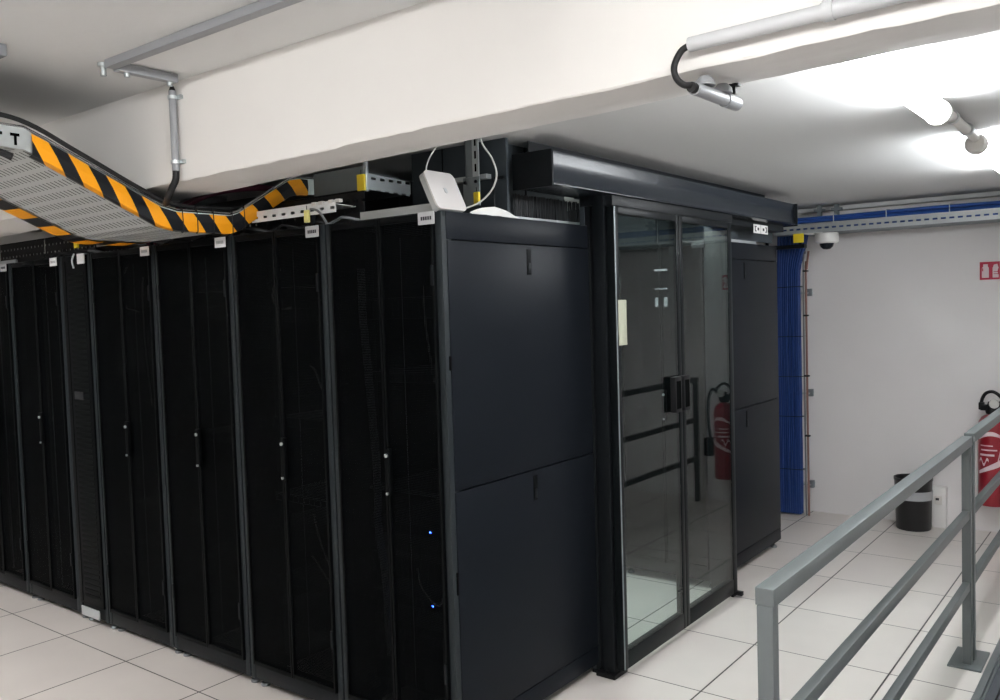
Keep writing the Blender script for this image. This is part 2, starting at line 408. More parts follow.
# equipment in the racks
def server(x1, z, h, label, grp, lit=False, led=False, dep=.6):
    x0 = x1 - .6
    s_ = thing('rack_server', (x0 + .3, .15, z), label, 'server', grp)
    MB().box(x0 + .08, x1 - .08, .125, .125 + dep, z, z + h - .003, .002).build('case', M['server'], s_)
    f = MB().box(x0 + .075, x1 - .075, .112, .125, z, z + h - .004, .002)
    f.build('front_bezel', M['serverlight'] if lit else M['server'], s_)
    v = MB(); n = 11
    for i in range(n): v.box(x0 + .10 + i * .035, x0 + .10 + i * .035 + .026, .1105, .113, z + .008, z + h - .012)
    v.build('drive_bays', M['black'], s_)
    if led: MB().lathe([(.0045, 0), (.0045, .003), (.002, .005)], (x1 - .205, .1115, z + h * .5), 10, Matrix.Rotation(PI / 2, 3, 'X')).build('blue_light', M['led'], s_)
    return s_
g1 = 'servers in the corner rack'
server(0, .492, .045, 'slim server with a blue light, the lower of two lit ones in the corner rack', g1, led=True)
server(0, .775, .045, 'slim server with a blue light, the upper of two lit ones in the corner rack', g1, led=True)
server(0, .93, .02, 'thin pale shelf edge in the corner rack just below door handle height', g1, lit=True)
for z, h in ((.17, .088), (.30, .066), (.39, .044), (.60, .088), (.70, .044)):
    server(0, z, h, 'dark unlit server low in the corner rack behind its perforated doors', g1)
for z, h in ((1.36, .044), (1.60, .088)):
    server(0, z, h, 'dark unlit server high in the corner rack behind its perforated doors', g1)
server(-.6, .82, .040, 'server with a pale front strip in the rack beside the corner rack', None, lit=True)
for z, h in ((.28, .088), (.45, .044), (.70, .044), (1.15, .044), (1.60, .066), (1.75, .044)):
    server(-.6, z, h, 'dark server behind the perforated doors of the rack beside the corner rack', 'dark servers in the second rack')
for z, h in ((.4, .088), (1.05, .044), (1.62, .066), (1.75, .044)):
    server(-1.2, z, h, 'dark server behind the perforated doors of the third rack from the corner', 'dark servers in the third rack')
for z, h in ((.6, .088), (1.70, .066)):
    server(-1.8, z, h, 'dark server behind the doors of the rack right of the cooling unit', 'dark servers in the fourth rack')

def cab(name, pts, r, mat, label=None, cat='cable', grp=None, n=7, sm=7):
    o = MB().tube(pts, r, n, sm).build(name, M[mat]); return tag(o, label, cat, grp)
Y_ = .06
cab('power_cable', [(-.49, .075, 1.80), (-.47, Y_, 1.60), (-.455, Y_, 1.42), (-.44, Y_, 1.22), (-.425, Y_, 1.0), (-.43, Y_, .80), (-.40, Y_, .6), (-.40, .07, .3)], .016, 'incable', 'thick grey cable hanging behind the left door of the corner rack')
cab('patch_cable', [(-.17, .08, 1.72), (-.14, .05, 1.60), (-.12, .06, 1.40), (-.13, .08, 1.37)], .004, 'greycable', 'thin cable hanging high behind the right door of the corner rack')
cab('patch_cable', [(-.25, .08, .66), (-.20, .05, .60), (-.12, .05, .55), (-.11, .08, .62)], .004, 'greycable', 'thin drooping cable between the two blue lights in the corner rack')
for k, (pts, lb) in enumerate([
    ([(-.82, .07, .80), (-.77, .05, .72), (-.72, .05, .62), (-.68, .08, .55)], 'upper of two thin pale cables slanting down in the second rack'),
    ([(-.84, .07, .62), (-.78, .05, .60), (-.72, .05, .54), (-.66, .08, .46)], 'lower of two thin pale cables slanting down in the second rack'),
    ([(-.80, .07, 1.42), (-.75, .05, 1.40), (-.72, .05, 1.34), (-.69, .08, 1.26)], 'thin pale cable tangle at eye height in the rack beside the corner rack'),
    ([(-.98, .08, 1.83), (-1.0, .05, 1.72), (-.96, .05, 1.66), (-.92, .08, 1.66)], 'thin pale cable loop behind the upper left door of the second rack'),
    ([(-2.17, .07, 1.90), (-2.21, .05, 1.80), (-2.17, .05, 1.70), (-2.10, .08, 1.67)], 'pale curved cable near the top of the rack right of the cooling unit'),
    ([(-2.03, .07, 1.84), (-2.01, .05, 1.70), (-2.0, .05, 1.45), (-2.02, .08, 1.2)], 'straight pale cable hanging in the rack right of the cooling unit'),
]): cab('patch_cable', pts, .0048, 'white', lb)

# ------------------------------------------------------------------ row behind the aisle
lab2 = ['black server rack between the glass doors and the upright blue cables',
        'black rack facing the aisle, dimly seen through the glass doors, second in the back row',
        'black rack facing the aisle, deep behind the glass doors, third in the back row']
Y2 = 2.27
DEVICE_MARKS = [(-.355, -.275, 1.815, 1.828), (-.355, -.275, 1.710, 1.718), (-.355, -.335, 1.612, 1.665), (-.297, -.275, 1.612, 1.665)]
for i in range(3):
    x1 = -.025 - .6 * i
    q = make_rack(x1, lab2[i], False, y0=Y2, side=(i == 0), group='server racks in the second row', bar=False)
    if i == 0: side_panel(q, x1, Y2)
    if i == 0:
        for a_, c_, za, zb in DEVICE_MARKS: MB().box(a_, c_, Y2 - .0165, Y2 - .0125, za, zb).build('device_mark', M['midcable'], q)  # plates added on the door in place of devices glimpsed inside

# ------------------------------------------------------------------ glass sliding doors of the aisle
dr = thing('glass_aisle_door', (.05, 1.68, 0), 'tall pair of black framed glass doors closing the aisle between the racks', 'door')
MB().box(-.036, -.012, .951, .956, .02, 2.10, .001).build('post_trim', M['containment'], dr)
p = MB().box(-.035, .012, .955, 1.03, 0, 2.10, .003).box(.012, .030, .965, 1.03, 0, 2.10).box(.030, .085, .948, 1.03, 0, 2.10, .003)
p.build('door_post', M['rack'], dr)
MB().box(.0, .096, .93, 1.045, 0, .022, .004).lathe([(.007, 0), (.007, .008)], (.05, .945, .022), 10).lathe([(.007, 0), (.007, .008)], (.075, .955, .022), 10).build('floor_bracket', M['black'], dr)
MB().box(-.02, .085, 2.20, 2.262, 0, 2.10, .003).build('door_post', M['rack'], dr)
MB().box(.085, .150, 2.222, 2.250, .012, .034, .002).box(.09, .105, 2.215, 2.262, .0, .07, .002).build('floor_bracket', M['black'], dr)
MB().box(.03, .122, .96, 2.25, 2.054, 2.098, .002).build('top_track', M['rack'], dr)
for k, (a, c, sa, sc) in enumerate(((.957, 1.578, .036, .032), (1.582, 2.214, .034, .050))):
    f = MB()
    f.box(.092, .130, a, a + sa, .040, 2.052, .003); f.box(.092, .130, c - sc, c, .040, 2.052, .003)
    f.box(.092, .130, a + sa, c - sc, .040, .118, .003); f.box(.092, .130, a + sa, c - sc, 2.02, 2.052, .003)
    lf = f.build('door_leaf', M['doorframe'], dr)
    MB().box(.121, .127, a + sa - .005, c - sc + .005, .11, 2.028).build('glass_pane', M['glass'], lf)
    y = 1.448 if k == 0 else 1.540
    h = MB().box(.130, .160, y, y + .066, 1.112, 1.282, .006).build('handle', M['black'], lf)
    MB().box(.160, .1605, y + .008, y + .056, 1.13, 1.262).build('handle_grip', M['deep'], h)
MB().box(.1296, .1312, .956, .966, .045, 2.05).build('edge_strip', M['galvd'], dr)['label'] = 'pale metal edge strip'
tag(MB().box(.1302, .1316, .975, 1.045, 1.457, 1.652, .0002).build('paper_notice', M['paper']), 'narrow yellowish paper strip stuck on the left glass door', 'notice')

# header housing above the doors
hd = thing('door_header', (.03, 1.9, 2.1), 'long dark anthracite housing running along the ceiling above the glass doors', 'door header')
prof = [(-.055, 2.100), (.108, 2.098), (.126, 2.102), (.126, 2.106), (.120, 2.110), (.113, 2.130), (.108, 2.160), (.108, 2.190), (.114, 2.222), (.114, 2.232), (-.055, 2.232)]
MB().prism(prof, .512, 3.28, 'y').build('housing', M['header'], hd)
MB().box(-.060, .128, .500, .512, 2.094, 2.235, .002).build('end_cap', M['rack'], hd)
MB().box(-.060, .128, 3.28, 3.292, 2.094, 2.235, .002).build('end_cap', M['rack'], hd)
MB().box(-.03, .05, .95, 3.25, 2.06, 2.0985).build('lower_rail', M['rack'], hd)
MB().box(-.0545, -.05, .6, 3.2, 2.232, 2.30).build('ceiling_flange', M['rack'], hd)

t = thing('plastic_sheet', (-.1, .3, RH), 'small crumpled white plastic sheet on the rack top right of the access point', 'sheet')
q = MB(); G = []
random.seed(4)
for i in range(9):
    G.append([q.bm.verts.new((-.022 - .018 * (j / 3) + random.uniform(-.003, .003), .20 + .30 * i / 8, RH + .002 + (j / 3) * (.006 + .030 * math.sin(PI * i / 8)) + random.uniform(0, .002))) for j in range(4)])
for i in range(8):
    for j in range(3): q.bm.faces.new([G[i][j], G[i + 1][j], G[i + 1][j + 1], G[i][j + 1]])
q.build('sheet', M['white'], t)
# containment walls on top of the racks
cp = thing('containment_wall', (-.4, .48, RH), 'dark panel wall behind the access point on top of the corner rack', 'partition')
MB().box(-.575, -.07, .475, .490, 2.0, 2.30, .001).build('panel', M['containment'], cp)
MB().box(-.40, -.397, .472, .476, 2.0, 2.30).build('seam_strip', M['deep'], cp)
MB().box(-.60, -.07, .470, .495, RH, 2.0).build('bottom_rail', M['rack'], cp)
MB().box(-.575, -.56, .490, 1.04, RH, 2.30).build('return_panel', M['containment'], cp)
cl = thing('containment_wall', (-3, 1.05, RH), 'long dark panel wall along the rear of the front row rack tops, lower towards the left', 'partition')
for i in range(10):
    xa = -.60 - i * .6
    MB().box(xa - .594, xa, 1.045, 1.060, 2.0, 2.30 if i < 3 else 2.12, .001).build('panel', M['containment'], cl)  # first panels made tall to keep aisle lamp light off the tray rail
MB().box(-6.6, -.57, 1.04, 1.065, RH, 2.0).build('bottom_rail', M['rack'], cl)
cb = thing('containment_wall', (-2, 2.9, RH), 'dark panel wall standing on the second row of racks behind the glass doors', 'partition')
for i in range(3): MB().box(-.66 - i * .6, -.07 - i * .6, 2.9, 2.915, RH, 2.298, .002).build('panel', M['containment'], cb)
MB().box(-.075, -.06, 2.42, 3.35, 2.0, 2.20).build('panel', M['containment'], cb)
MB().box(-.075, -.062, .97, 2.41, 2.10, 2.30).build('panel', M['containment'], cb)  # added board, stops aisle lamp light leaking over the header
sp = thing('end_panel', (-.07, .75, RH), 'dark upright panel behind the brush strip beside the glass doors', 'panel')
MB().box(-.16, -.145, .495, 1.0, RH, 2.30).build('panel_sheet', M['containment'], sp)
MB().box(-.144, -.142, .70, .71, RH, 2.297).build('seam_strip', M['deep'], sp)

def brush(name, p0, p1, label, hh=.10, th=.026, mat='silver'):
    """aluminium holder with a row of dark bristles on top, from p0 to p1 (straight, on top of the racks)"""
    t = thing(name, (p0[0], p0[1], RH), label, 'brush strip')
    a = Vector((p0[0], p0[1], 0)); c = Vector((p1[0], p1[1], 0)); d = (c - a); L = d.length; d.normalize(); nrm = Vector((-d.y, d.x, 0))
    rot = Matrix((d, nrm, Vector((0, 0, 1)))).transposed(); mid = (a + c) / 2
    MB().obox((mid.x, mid.y, RH + th / 2), (L, .012, th), rot, .001).build('holder', M[mat], t)
    if hh:
        br = MB(); n = int(L / .006)
        for i in range(n):
            q = a + d * (i + .5) * L / n
            br.obox((q.x + random.uniform(-.004, .004) * nrm.x, q.y + random.uniform(-.004, .004) * nrm.y, RH + .026 + hh / 2), (.0042, .003, hh + random.uniform(-.008, .004)), rot @ Matrix.Rotation(random.uniform(-.06, .06), 3, 'Y'))
        o = br.build('bristles', M['cable'], t, sharp=False); o['kind'] = 'stuff'
    return t
brush('brush_strip', (-.115, .57), (-.105, 1.06), 'pale brush strip on top of the corner rack beside the glass doors', .09)
brush('brush_strip', (-.07, 2.62), (-.07, 3.08), 'pale brush strip holder on top of the second row end rack', 0)
brush('seal_strip', (-.47, .07), (-.02, .07), 'pale metal strip along the front top edge of the corner rack', 0, .038, 'apside')
brush('seal_strip', (-4.6, .06), (-3.36, .06), 'pale metal strip on top of the rack at the left edge of the photo', 0)

# ------------------------------------------------------------------ cable troughs and trays on the racks
def trough(x0, x1, label):
    t = thing('cable_trough', ((x0 + x1) / 2, .2, RH), label, 'cable trough')
    MB().box(x0, x1, .198, .202, RH + .002, 2.125).box(x0, x1, .458, .462, RH + .002, 2.08).box(x0, x1, .2, .46, RH + .001, RH + .005).build('trough_sheet', M['dark_dots'], t)
    MB().box(x0, x1, .197, .206, 2.121, 2.129).build('trough_lip', M['rack'], t)
trough(-1.19, -.585, 'black perforated cable trough on top of the rack beside the corner rack')
trough(-1.79, -1.21, 'black perforated cable trough on the rack below the striped tray')
trough(-2.39, -1.81, 'black perforated cable trough on the rack right of the cooling unit')
trough(-3.29, -2.71, 'black perforated cable trough on the rack left of the cooling unit')
trough(-3.89, -3.31, 'black perforated cable trough on the rack at the left photo edge')

# cable tray between the racks and the containment wall
t2 = thing('cable_tray', (-.8, .38, 2.12), 'short grey metal cable tray above the corner rack with a slotted side rail', 'cable tray')
MB().box(-.90, -.585, .212, .216, 2.128, 2.225).build('end_plate', M['galvd'], t2)
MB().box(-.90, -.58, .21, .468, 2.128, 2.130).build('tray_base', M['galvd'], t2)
MB().quad((-.578, .212, 2.13), (-.578, .468, 2.12), (-.578, .468, 2.182), (-.578, .212, 2.195)).quad((-.560, .212, 2.197), (-.560, .468, 2.184), (-.578, .468, 2.184), (-.578, .212, 2.197)).build('side_rail', M['holesrail'], t2)
MB().box(-.592, -.574, .205, .220, 2.12, 2.245, .002).build('end_post', M['galv'], t2)
MB().box(-.605, -.590, .203, .207, 2.243, 2.297).build('hanger', M['galvd'], t2)

# white perforated tray piece
t3 = thing('perforated_tray', (-.85, .13, 2.03), 'white perforated tray piece with small fixings below the rising striped edge', 'cable tray')
MB().prism([(-1.13, .06), (-.60, .06), (-.62, .185), (-.78, .19), (-1.00, .175)], 2.060, 2.064, 'z').build('tray_sheet', M['holesstrip'], t3)
MB().box(-1.13, -.60, .058, .061, 2.030, 2.076).build('front_lip', M['holesfront'], t3)
for i, x in enumerate((-.74, -.70, -.64, -.60)):
    MB().box(x, x + .025, .055, .075, 2.066, 2.080, .003).build('clip', M['white'], t3)
for x, y in ((-.79, .08), (-1.06, .15)): MB().box(x, x + .02, y, y + .02, RH, 2.06).build('support', M['rack'], t3)

# the wide hazard-taped tray dipping under the beam
TR = thing('hazard_tray', (-1.5, -.25, 1.985), 'wide perforated metal cable tray edged with black and yellow tape, dipping under the beam', 'cable tray')
PRO = [(-1.9, 2.240), (-.885, 2.222), (-.81, 2.192), (-.385, 1.996), (-.32, 1.982), (-.075, 1.982), (-.035, 1.996), (.24, 2.160), (.30, 2.172), (.465, 2.174)]
def arc(P):
    s_ = [0]
    for a, c in zip(P, P[1:]): s_.append(s_[-1] + math.hypot(c[0] - a[0], c[1] - a[1]))
    return s_
def dens(P, step=.02):
    s_ = arc(P); out = []; n = int(s_[-1] / step)
    for i in range(n + 1):
        q = s_[-1] * i / n
        for k in range(len(P) - 1):
            if q <= s_[k + 1] + 1e-9:
                u = (q - s_[k]) / max(1e-9, s_[k + 1] - s_[k]); out.append((P[k][0] + u * (P[k + 1][0] - P[k][0]), P[k][1] + u * (P[k + 1][1] - P[k][1]), q)); break
    return out
XR, XL = -1.10, -1.87
# base sheet (object stays in world axes so the slots repeat along x and y)
bs = MB()
for a, c in zip(PRO, PRO[1:]): bs.quad((XL, a[0], a[1] + .004), (XR, a[0], a[1] + .004), (XR, c[0], c[1] + .004), (XL, c[0], c[1] + .004))
bs.build('perforated_base', M['traysheet'], TR)
bs = MB()
for a, c in zip(PRO, PRO[1:]): bs.quad((XL + .01, a[0], a[1] + .018), (XR - .01, a[0], a[1] + .018), (XR - .01, c[0], c[1] + .018), (XL + .01, c[0], c[1] + .018))
bs.build('dark_backing', M['cable'], TR)  # dark sheet added behind the slots in place of the tray's cables
def wall_strip(x, z0, z1, name, mat, P=PRO, th=.003):
    m = MB()
    for a, c in zip(P, P[1:]):
        for xx in (x - th / 2, x + th / 2):
            m.quad((xx, a[0], a[1] + z0), (xx, c[0], c[1] + z0), (xx, c[0], c[1] + z1), (xx, a[0], a[1] + z1))
        m.quad((x - th / 2, a[0], a[1] + z1), (x + th / 2, a[0], a[1] + z1), (x + th / 2, c[0], c[1] + z1), (x - th / 2, c[0], c[1] + z1))
        m.quad((x - th / 2, a[0], a[1] + z0), (x + th / 2, a[0], a[1] + z0), (x + th / 2, c[0], c[1] + z0), (x - th / 2, c[0], c[1] + z0))
    return m.build(name, mat, TR)
wall_strip(XR, 0, .072, 'side_rail', M['galv']); wall_strip(XL, 0, .072, 'side_rail', M['galv'])
for x in (XR + .003, XL):
    MB().tube([(x, a, z + .075) for a, z in PRO], .0055, 8, 0).build('rounded_lip', M['chrome'] if x > -1.5 else M['galv'], TR)
def tape(x, sgn, y0, y1, z0, z1, name, wrap=.042, ph=0., slant=.75):
    me = bpy.data.meshes.new(name); bm = bmesh.new(); uvl = bm.loops.layers.uv.new('UVMap')
    D = [d for d in dens(PRO) if y0 <= d[0] <= y1]
    period = .150
    # cross-section wraps: outer face, under the edge, a little of the inside
    cs = [(x + sgn * .006, z1), (x + sgn * .009, (z0 + z1) / 2), (x + sgn * .004, z0 - .004), (x - sgn * .020, z0 - .006), (x - sgn * wrap, z0 - .001)]
    cum = [0]
    for a, c in zip(cs, cs[1:]): cum.append(cum[-1] + math.hypot(a[0] - c[0], a[1] - c[1]))
    rows = [[bm.verts.new((cx, d[0], d[1] + cz)) for cx, cz in cs] for d in D]
    for i in range(len(D) - 1):
        for k in range(len(cs) - 1):
            f = bm.faces.new([rows[i][k], rows[i + 1][k], rows[i + 1][k + 1], rows[i][k + 1]])
            for lp, (ii, kk) in zip(f.loops, ((i, k), (i + 1, k), (i + 1, k + 1), (i, k + 1))):
                lp[uvl].uv = ((D[ii][2] - slant * cum[kk]) / period + ph, cum[kk] * 10)
    bm.to_mesh(me); bm.free(); me.materials.append(M['hazard'])
    o = bpy.data.objects.new(name, me); COL.objects.link(o); o.parent = TR; o.matrix_parent_inverse = Matrix.Translation(-TR.location)
    return o
tape(XR, 1, -.875, .355, -.002, .066, 'hazard_tape', .045, .17)
tape(XL, -1, -1.2, .30, -.002, .066, 'hazard_tape', .12, .5, .15)
def zt(y):
    for a, c in zip(PRO, PRO[1:]):
        if a[0] <= y <= c[0]: return a[1] + (c[1] - a[1]) * (y - a[0]) / (c[0] - a[0])
for y in (-.30, -.235, -.16, -.07, -.01):
    z = zt(y); MB().tube([(XR + .014, y, z + .03), (XR + .010, y, z + .084), (XR - .008, y + .004, z + .09), (XR - .012, y + .006, z + .03), (XR - .004, y + .003, z - .009), (XR + .012, y, z - .006), (XR + .014, y, z + .03)], .0022, 6, 4).build('cable_tie', M['rubber'], TR)
# slotted rail end at upper left (joint plate)
MB().box(XR + .002, XR + .006, -1.35, -.875, 2.228, 2.296).build('joint_plate', M['galv'], TR)
jp = MB()
for y in (-1.22, -1.13, -1.045, -.985, -.930): jp.box(XR + .0055, XR + .0075, y, y + .030, 2.262, 2.272)
jp.box(XR + .0055, XR + .009, -.918, -.910, 2.232, 2.262)
jp.build('slot_holes', M['deep'], TR)
MB().tube([(XR - .03, -.99, 2.215), (XR - .01, -.955, 2.205), (XR + .004, -.925, 2.192)], .012, 8, 5).build('end_stopper', M['rubber'], TR)

cab('power_cable', [(-1.09, -1.5, 2.325), (-1.09, -1.1, 2.325), (-1.09, -.90, 2.318), (-1.09, -.70, 2.232), (-1.09, -.50, 2.138), (-1.098, -.36, 2.085), (-1.12, -.20, 2.075), (-1.16, .1, 2.09), (-1.2, .45, 2.05)], .0085, 'rubber', 'thick black cable running along the top of the striped tray edge', n=9)
for k, (o1, rr) in enumerate(((0, .011), (.03, .008), (.06, .008))):
    cab('supply_cable', [(-2.02 + o1, .10, 2.00), (-1.92 + o1, .13, 2.115 + .012 * k), (-1.74 + o1, .15, 2.170 + .014 * k), (-1.56, .16, 2.205 + .012 * k), (-1.36, .20, 2.212 + .01 * k), (-1.22, .28, 2.205), (-1.15, .40, 2.19)], rr, 'darkred' if k != 1 else 'cable',
        ['thick dark red cable arching over the tray under the beam', 'black cable between two dark red cables arching under the beam', 'thin dark red cable arching over the tray under the beam'][k])
# clutter cables on rack tops
random.seed(11)
for i in range(14):
    x = -.72 - i * .19 + random.uniform(-.05, .05)
    if -2.72 < x < -2.38: x -= .35
    y = random.uniform(.05, .14)
    cab('loose_cable', [(x, y, RH + .006), (x + .05, y + .03, RH + .03), (x + .11, y + .01, RH + .035), (x + .17, y + .05, RH + .02), (x + .2, y + .09, RH + .008)], random.choice((.005, .006, .008)), random.choice(('cable', 'midcable', 'cable')),
        'short loose dark cable lying on the front row rack tops', grp='loose cables on the rack tops')
cab('data_cable', [(-.80, .08, 2.062), (-.72, .05, 2.05), (-.66, .03, 2.03), (-.62, .03, RH + .004)], .005, 'midcable', 'grey cable curving down beside the pale yellow tag')

# ------------------------------------------------------------------ access point, its bracket and white cable
ap = thing('access_point', (-.0, .06, RH), 'white square wireless access point leaning on the top corner of the rack', 'access point')
th = math.atan2(.072, .150); up = Vector((-math.sin(th), 0, math.cos(th))); nn = Vector((math.cos(th), 0, math.sin(th))); yy = Vector((0, 1, 0))
rot = Matrix((nn, yy, up)).transposed()
def rr_outline(w, h, r, n=6):
    P = []
    for cx, cy, a0 in ((w / 2 - r, h / 2 - r, 0), (-w / 2 + r, h / 2 - r, PI / 2), (-w / 2 + r, -h / 2 + r, PI), (w / 2 - r, -h / 2 + r, 1.5 * PI)):
        for k in range(n + 1): P.append((cx + r * math.cos(a0 + PI / 2 * k / n), cy + r * math.sin(a0 + PI / 2 * k / n)))
    return P
def ap_piece(name, w, h, r, x0, x1, mat):
    t = bmesh.new(); pts = rr_outline(w, h, r)
    A = [t.verts.new((x0, a, c)) for a, c in pts]; B = [t.verts.new((x1, a, c)) for a, c in pts]
    t.faces.new(A); t.faces.new(B[::-1]); n = len(A)
    for i in range(n): t.faces.new([A[i], B[i], B[(i + 1) % n], A[(i + 1) % n]])
    c = Vector((.001, .064, RH + .004)) + up * .0795
    return MB()._merge(t, 0, Matrix.Translation(c) @ rot.to_4x4()).build(name, mat, ap)
ap_piece('cover', .160, .155, .022, -.006, 0, M['ap'])
ap_piece('housing', .158, .153, .021, -.028, -.006, M['apside'])
ap_piece('logo', .016, .022, .006, 0, .0008, M['silver'])
cab('network_cable', [(-.10, .10, 2.09), (-.155, .115, 2.12), (-.172, .12, 2.15), (-.165, .13, 2.19), (-.14, .15, 2.24), (-.12, .17, 2.297)], .0030, 'greycable', 'thin white cable rising from behind the access point to the ceiling')
cab('network_cable', [(-.065, .30, 2.297), (-.045, .30, 2.245), (-.005, .30, 2.19), (.015, .30, 2.13), (.0, .29, 2.075), (-.045, .27, 2.030), (-.08, .22, 2.005), (-.06, .15, RH + .005)], .0035, 'greycable', 'white cable looping down in an arc right of the yellow tag by the access point')
hb = thing('ceiling_bracket', (-.22, .45, 2.05), 'slotted metal hanger coming down from the ceiling behind the access point', 'bracket')
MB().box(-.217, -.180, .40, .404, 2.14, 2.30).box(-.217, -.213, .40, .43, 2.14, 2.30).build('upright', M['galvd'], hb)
MB().box(-.177, -.145, .396, .400, 2.14, 2.297).build('slotted_strip', M['galv'], hb)
ss = MB()
for z in (2.17, 2.22, 2.27): ss.box(-.165, -.157, .3945, .3962, z, z + .03)
ss.build('slot_holes', M['deep'], hb)
MB().box(-.223, -.140, .390, .396, 2.035, 2.15, .002).build('plate', M['galvd'], hb)
MB().box(-.285, -.115, .405, .435, 2.140, 2.158).build('cross_bar', M['galv'], hb)
for x in (-.21, -.155): MB().lathe([(.007, 0), (.007, .006)], (x, .390, 2.13), 6, Matrix.Rotation(PI / 2, 3, 'X')).build('bolt', M['rack'], hb)

def ytag(x, y, z, w, h, mat, label):
    t = thing('yellow_tag', (x, y, z), label, 'tag', 'yellow tags on the cable trays')
    MB().box(x - w / 2, x + w / 2, y - .006, y + .006, z - h / 2, z + h / 2, .003).build('tag_body', M[mat], t)
    MB().tube([(x, y, z + h / 2 - .002), (x, y, z + h / 2 + .018)], .002, 6, 0).build('tie', M['rubber'], t)
ytag(-.588, .190, 2.155, .040, .066, 'yellow', 'bright yellow tag hanging at the corner of the grey tray under the beam')
ytag(-.150, .384, 2.066, .026, .045, 'yellow', 'small yellow tag below the slotted hanger behind the access point')
ytag(-.756, .045, 2.025, .026, .050, 'paleyellow', 'pale yellow tag above the nameplate of the second rack')
ytag(-2.52, -.005, 2.035, .036, .046, 'yellow', 'yellow tag above the narrow cooling unit')
tag(MB().box(-.150, -.075, 4.020, 4.026, 2.035, 2.100, .002).build('yellow_label', M['yellow']), 'square yellow label on the wall tray end above the blue cables', 'label')
tag(MB().box(-.105, -.06, .44, .448, 2.135, 2.147).box(-.105, -.102, .43, .44, 1.985, 2.14).build('cable_hook', M['rack']), 'small metal hook between the hanger and the end of the ceiling housing', 'hook')

# ------------------------------------------------------------------ conduits on beam and ceiling
def pipe(name, pts, r, mat, par, sm=0): return MB().tube(pts, r, 14, sm).build(name, M[mat], par)
c1 = thing('ceiling_conduit', (-.4, -.70, 2.47), 'grey flat-sided conduit run on the ceiling left, turning towards the beam', 'conduit')
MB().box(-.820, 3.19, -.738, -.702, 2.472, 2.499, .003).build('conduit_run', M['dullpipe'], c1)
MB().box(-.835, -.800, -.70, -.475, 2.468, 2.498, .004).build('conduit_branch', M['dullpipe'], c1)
for x, y in ((-.860, -.72), (-.818, -.66), (-.818, -.50)):
    MB().lathe([(.018, 0), (.018, .012), (.008, .014)], (x, y, 2.486), 12).lathe([(.010, 0), (.010, .03)], (x, y, 2.455), 12).build('fixing', M['galv'], c1)
c2 = thing('wall_conduit', (-.89, -.44, 2.2), 'short upright grey conduit on the beam face above the striped tray', 'conduit')
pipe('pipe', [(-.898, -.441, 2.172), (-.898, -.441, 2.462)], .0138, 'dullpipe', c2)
MB().tube([(-.898, -.441, 2.462), (-.898, -.441, 2.487)], [.013, .002], 10, 0).build('cable_end', M['rubber'], c2)
for z in (2.198, 2.432):
    MB().lathe([(.0175, 0), (.0175, .012)], (-.898, -.441, z), 16).box(-.923, -.863, -.432, -.420, z, z + .014, .001).lathe([(.006, 0), (.006, .01)], (-.914, -.432, z + .007), 8, Matrix.Rotation(PI / 2, 3, 'X')).build('clamp', M['galv'], c2)
pipe('cable', [(-.898, -.441, 2.175), (-.902, -.442, 2.14), (-.925, -.445, 2.11), (-.965, -.435, 2.085), (-1.04, -.40, 2.072)], .0125, 'rubber', c2, 6)
c3 = thing('beam_conduit', (2.1, -.47, 2.19), 'grey conduit pipe fixed along the beam face at upper right', 'conduit')
pipe('pipe', [(1.140, -.450, 2.208), (1.44, -.450, 2.213)], .0165, 'greypipe', c3)
pipe('pipe', [(1.43, -.450, 2.213), (3.19, -.450, 2.236)], .0185, 'greypipe', c3)
for x in (1.435, 2.4): MB().lathe([(.022, 0), (.022, .02)], (x, -.450, 2.214), 16, Matrix.Rotation(PI / 2, 3, 'Y')).box(x + .004, x + .016, -.440, -.420, 2.206, 2.222).build('clamp', M['greypipe'], c3)
c4 = thing('conduit_sensor', (1.145, -.3, 2.12), 'short grey pipe fitting under the beam fed by a black cable loop', 'sensor')
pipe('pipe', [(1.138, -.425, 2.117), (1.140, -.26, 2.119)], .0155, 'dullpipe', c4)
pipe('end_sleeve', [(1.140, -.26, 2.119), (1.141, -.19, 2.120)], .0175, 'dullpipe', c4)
pipe('gland', [(1.138, -.440, 2.117), (1.138, -.420, 2.117)], .012, 'rubber', c4)
pipe('cable', [(1.145, -.450, 2.208), (1.122, -.455, 2.196), (1.108, -.462, 2.165), (1.112, -.462, 2.138), (1.125, -.450, 2.122), (1.138, -.43, 2.123)], .0075, 'rubber', c4, 6)
for y in (-.37, -.27): MB().lathe([(.024, 0), (.022, .012), (.012, .022)], (1.140, y, 2.132), 16).build('saddle', M['dullpipe'], c4)
MB().box(1.142, 1.150, -.215, -.205, 2.14, 2.166).box(1.135, 1.158, -.220, -.200, 2.158, 2.164).build('screw_end', M['rubber'], c4)
tag(MB().box(-1.15, -.875, -1.065, -1.02, 2.462, 2.499, .004).build('conduit_end', M['midcable']), 'dark tip of a ceiling duct at the upper left photo edge', 'conduit')
sd = thing('smoke_detector', (-3.65, .30, 2.20), 'pale round detector near the ceiling behind the far edge of the striped tray', 'smoke detector')
MB().lathe([(.055, .04), (.058, .02), (.045, 0), (.0, -.008)], (-3.65, .30, 2.20), 24).build('housing', M['offwhite'], sd)

